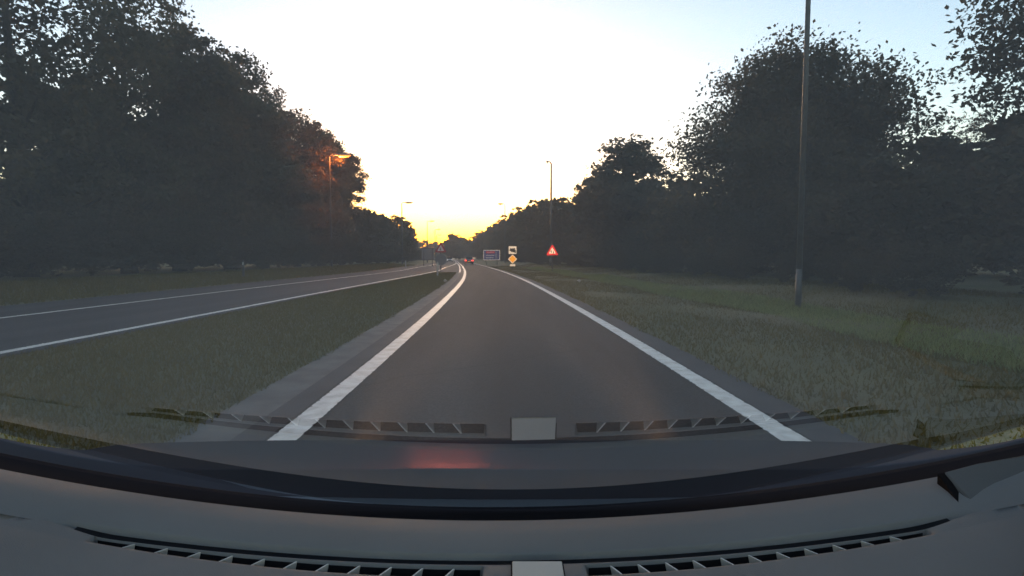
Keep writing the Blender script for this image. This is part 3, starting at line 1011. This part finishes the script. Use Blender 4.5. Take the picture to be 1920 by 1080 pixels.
# dark lining of the long groove
cx = np.linspace(-0.585, 0.585, 80)
loft('groove_liner', [lambda x: (0.6814 - 0.06 * x * x, DZ + side(x) - 0.0075 * gro(x) + 0.0006), lambda x: (0.669 - 0.06 * x * x + 0.010 * (1 - gro(x)), DZ + side(x) - 0.009 * gro(x) + 0.0006)], cx, M['black_plastic'], dash, flip=True)
# centre flap
fz = DZ + 0.003
MB().box(-0.0015, 0.0695, 0.617, 0.6640, fz - 0.006, fz - 0.0012).build('flap_gap', M['black_plastic'], dash)
MB().box(0.0005, 0.0675, 0.619, 0.6625, fz - 0.004, fz + 0.0015).build('flap', M['flap'], dash, bevel=0.001)

# black gasket at the foot of the glass
loft('gasket', [lambda x: (0.870 - 0.06 * x * x, DZ + 0.17 * x * x + .01 * x - 0.070), lambda x: (0.868 - 0.06 * x * x, DZ + 0.17 * x * x + .01 * x - 0.024), lambda x: (0.860 - 0.06 * x * x, DZ + 0.17 * x * x + .01 * x - 0.026), lambda x: (0.815 - 0.06 * x * x, DZ + 0.17 * x * x + .01 * x - 0.022), lambda x: (0.80 - 0.06 * x * x, DZ + side(x) - 0.028), lambda x: (0.772 - 0.06 * x * x, DZ + side(x) - 0.035)], np.linspace(-0.98, 0.98, 60), M['gasket'], own, flip=True)

# windscreen: leans 32 degrees from level, bowed outwards
AL = R(32)


def glass_row(s):
    def f(x):
        bow = 0.10 * x * x
        return 0.83 - bow - s * math.cos(AL), DZ - 0.006 + 0.25 * x * x + 0.006 * x + s * math.sin(AL)
    return f


loft('windscreen', [glass_row(s) for s in np.linspace(-0.03, 1.12, 30)], np.linspace(-0.96, 0.96, 61), M['windscreen'], own)

# cowl and bonnet
loft('cowl', [lambda x: (0.872 - 0.06 * x * x, DZ + 0.17 * x * x + .01 * x - 0.052), lambda x: (0.90 - 0.06 * x * x, DZ + 0.06 * x * x - 0.045), lambda x: (0.955 - 0.06 * x * x, DZ + 0.02 * x * x - 0.04)], np.linspace(-0.95, 0.95, 50), M['cowl'], own, flip=True)


def bon(v0, z0, lift=0.0):
    return lambda x: (v0 - 0.10 * np.clip(np.abs(x) - 0.5, 0, 1) ** 2, z0 + lift * np.clip(np.abs(x) - 0.55, 0, 0.5) ** 2 - 1.2 * np.clip(np.abs(x) - 1.0, 0, 1) ** 1.2)


loft('bonnet', [bon(0.928, -0.560, 0.42), bon(0.935, -0.4015, 0.42), bon(0.95, -0.4030, 0.40), bon(1.0, -0.4125, 0.28), bon(1.08, -0.4280, 0.12), bon(1.16, -0.4435), bon(1.22, -0.4565), bon(1.28, -0.4715), bon(1.34, -0.491), bon(1.42, -0.523), bon(1.55, -0.585), bon(1.66, -0.64), bon(1.72, -0.70), bon(1.74, -0.85)],
     np.linspace(-1.2, 1.2, 110), M['bonnet'], own, flip=True)

# right hand end trim of the dashboard
def slab(name, top, depth, m, parent, bevel=0.004):
    mb = MB()
    n = len(top)
    vs = [tuple(p) for p in top] + [(p[0], p[1], p[2] - depth) for p in top]
    fs = [tuple(range(n)), tuple(range(2 * n - 1, n - 1, -1))] + [(i, i + n, (i + 1) % n + n, (i + 1) % n) for i in range(n)]
    mb.add(vs, fs)
    return mb.build(name, m, parent, bevel=bevel)


def P(px, py, v):
    a = math.atan(56 / 948.0)
    X = (px - 960) / 948.0; Uu = (540 - py) / 948.0
    d = Vector((X, math.cos(a) + math.sin(a) * Uu, -math.sin(a) + math.cos(a) * Uu))
    return tuple(d * (v / d.y))


slab('trim_gap', [P(1758, 888, 0.733), P(1796, 940, 0.683), P(1834, 1004, 0.633), P(1872, 1066, 0.596), P(1900, 1052, 0.598), P(1868, 1000, 0.636), P(1825, 935, 0.686), P(1780, 886, 0.734)], 0.03, M['gasket'], own, bevel=0.0)
slab('pillar_trim', [P(1768, 884, 0.735), P(1812, 935, 0.685), P(1852, 1000, 0.635), P(1884, 1052, 0.60), P(1905, 1010, 0.60), P(1960, 960, 0.61), P(2080, 900, 0.64), P(2060, 830, 0.74), P(1920, 852, 0.74), P(1830, 868, 0.74)], 0.05, M['trim'], own)
slab('trim_panel', [P(1905, 1050, 0.585), P(1925, 1010, 0.59), P(1990, 965, 0.59), P(2090, 930, 0.62), P(2200, 1090, 0.5), P(2000, 1180, 0.45), P(1900, 1120, 0.50)], 0.05, M['trim'], own)

# roof lining and pillars, seats: out of the picture but part of the car
loft('roof', [lambda x: (-0.10 - 0.06 * x * x, 0.185 - 0.06 * x * x), lambda x: (-0.5 + 0 * x, 0.22 - 0.06 * x * x), lambda x: (-1.6 + 0 * x, 0.22 - 0.06 * x * x)], np.linspace(-0.72, 0.72, 20), M['headliner'], own)
for s in (-1, 1):
    MB().tube([(s * 1.0, 0.72, -0.30), (s * 0.86, 0.30, 0.02), (s * 0.74, -0.12, 0.17)], [0.05, 0.045, 0.04], 10).build('pillar', M['trim'], own, True)
    MB().box(s * 0.42 - 0.25, s * 0.42 + 0.25, -1.35, -0.80, -0.75, -0.55).build('seat', M['seat'], own, bevel=0.05)
MB().box(-0.9, 0.9, -1.6, 0.30, -0.98, -0.95).build('floor_pan', M['seat'], own)

# headlamps of our own car (they light the signs and the paint ahead)
for sx in (-0.62, 0.62):
    hl = MB().prism([(sx - 0.16, -0.86), (sx + 0.16, -0.86), (sx + 0.14, -0.76), (sx - 0.14, -0.76)], 'y', 1.66, 1.755).build('headlight', M['head_light'], own, bevel=0.01)
    ld = bpy.data.lights.new('headlamp_beam', 'SPOT')
    ld.energy = 1250; ld.color = (1.0, 0.55, 0.24); ld.spot_size = R(27); ld.spot_blend = 1.0; ld.shadow_soft_size = 0.06
    lo = bpy.data.objects.new('headlamp_beam', ld)
    lo.location = (sx, 1.82, -0.80)
    lo.rotation_euler = Vector((0.0, -1.0, -0.12)).to_track_quat('Z', 'Y').to_euler()
    link(lo, own)

# thin dawn mist over the whole place
hz = MB().box(-1000, 1000, -320, 3100, -1.2, 40).build('haze', M['seat'])
hm = bpy.data.materials.new('mist')
hm.use_nodes = True
hn = hm.node_tree
hn.nodes.remove(hn.nodes['Principled BSDF'])
pv = hn.nodes.new('ShaderNodeVolumePrincipled')
pv.inputs['Color'].default_value = (1.0, 0.90, 0.80, 1)
pv.inputs['Density'].default_value = 0.00065
pv.inputs['Anisotropy'].default_value = 0.2
hn.links.new(pv.outputs[0], hn.nodes['Material Output'].inputs['Volume'])
hz.data.materials.clear()
hz.data.materials.append(hm)
tag(hz, 'thin pale dawn mist over the road and the wood', 'haze', kind='stuff')
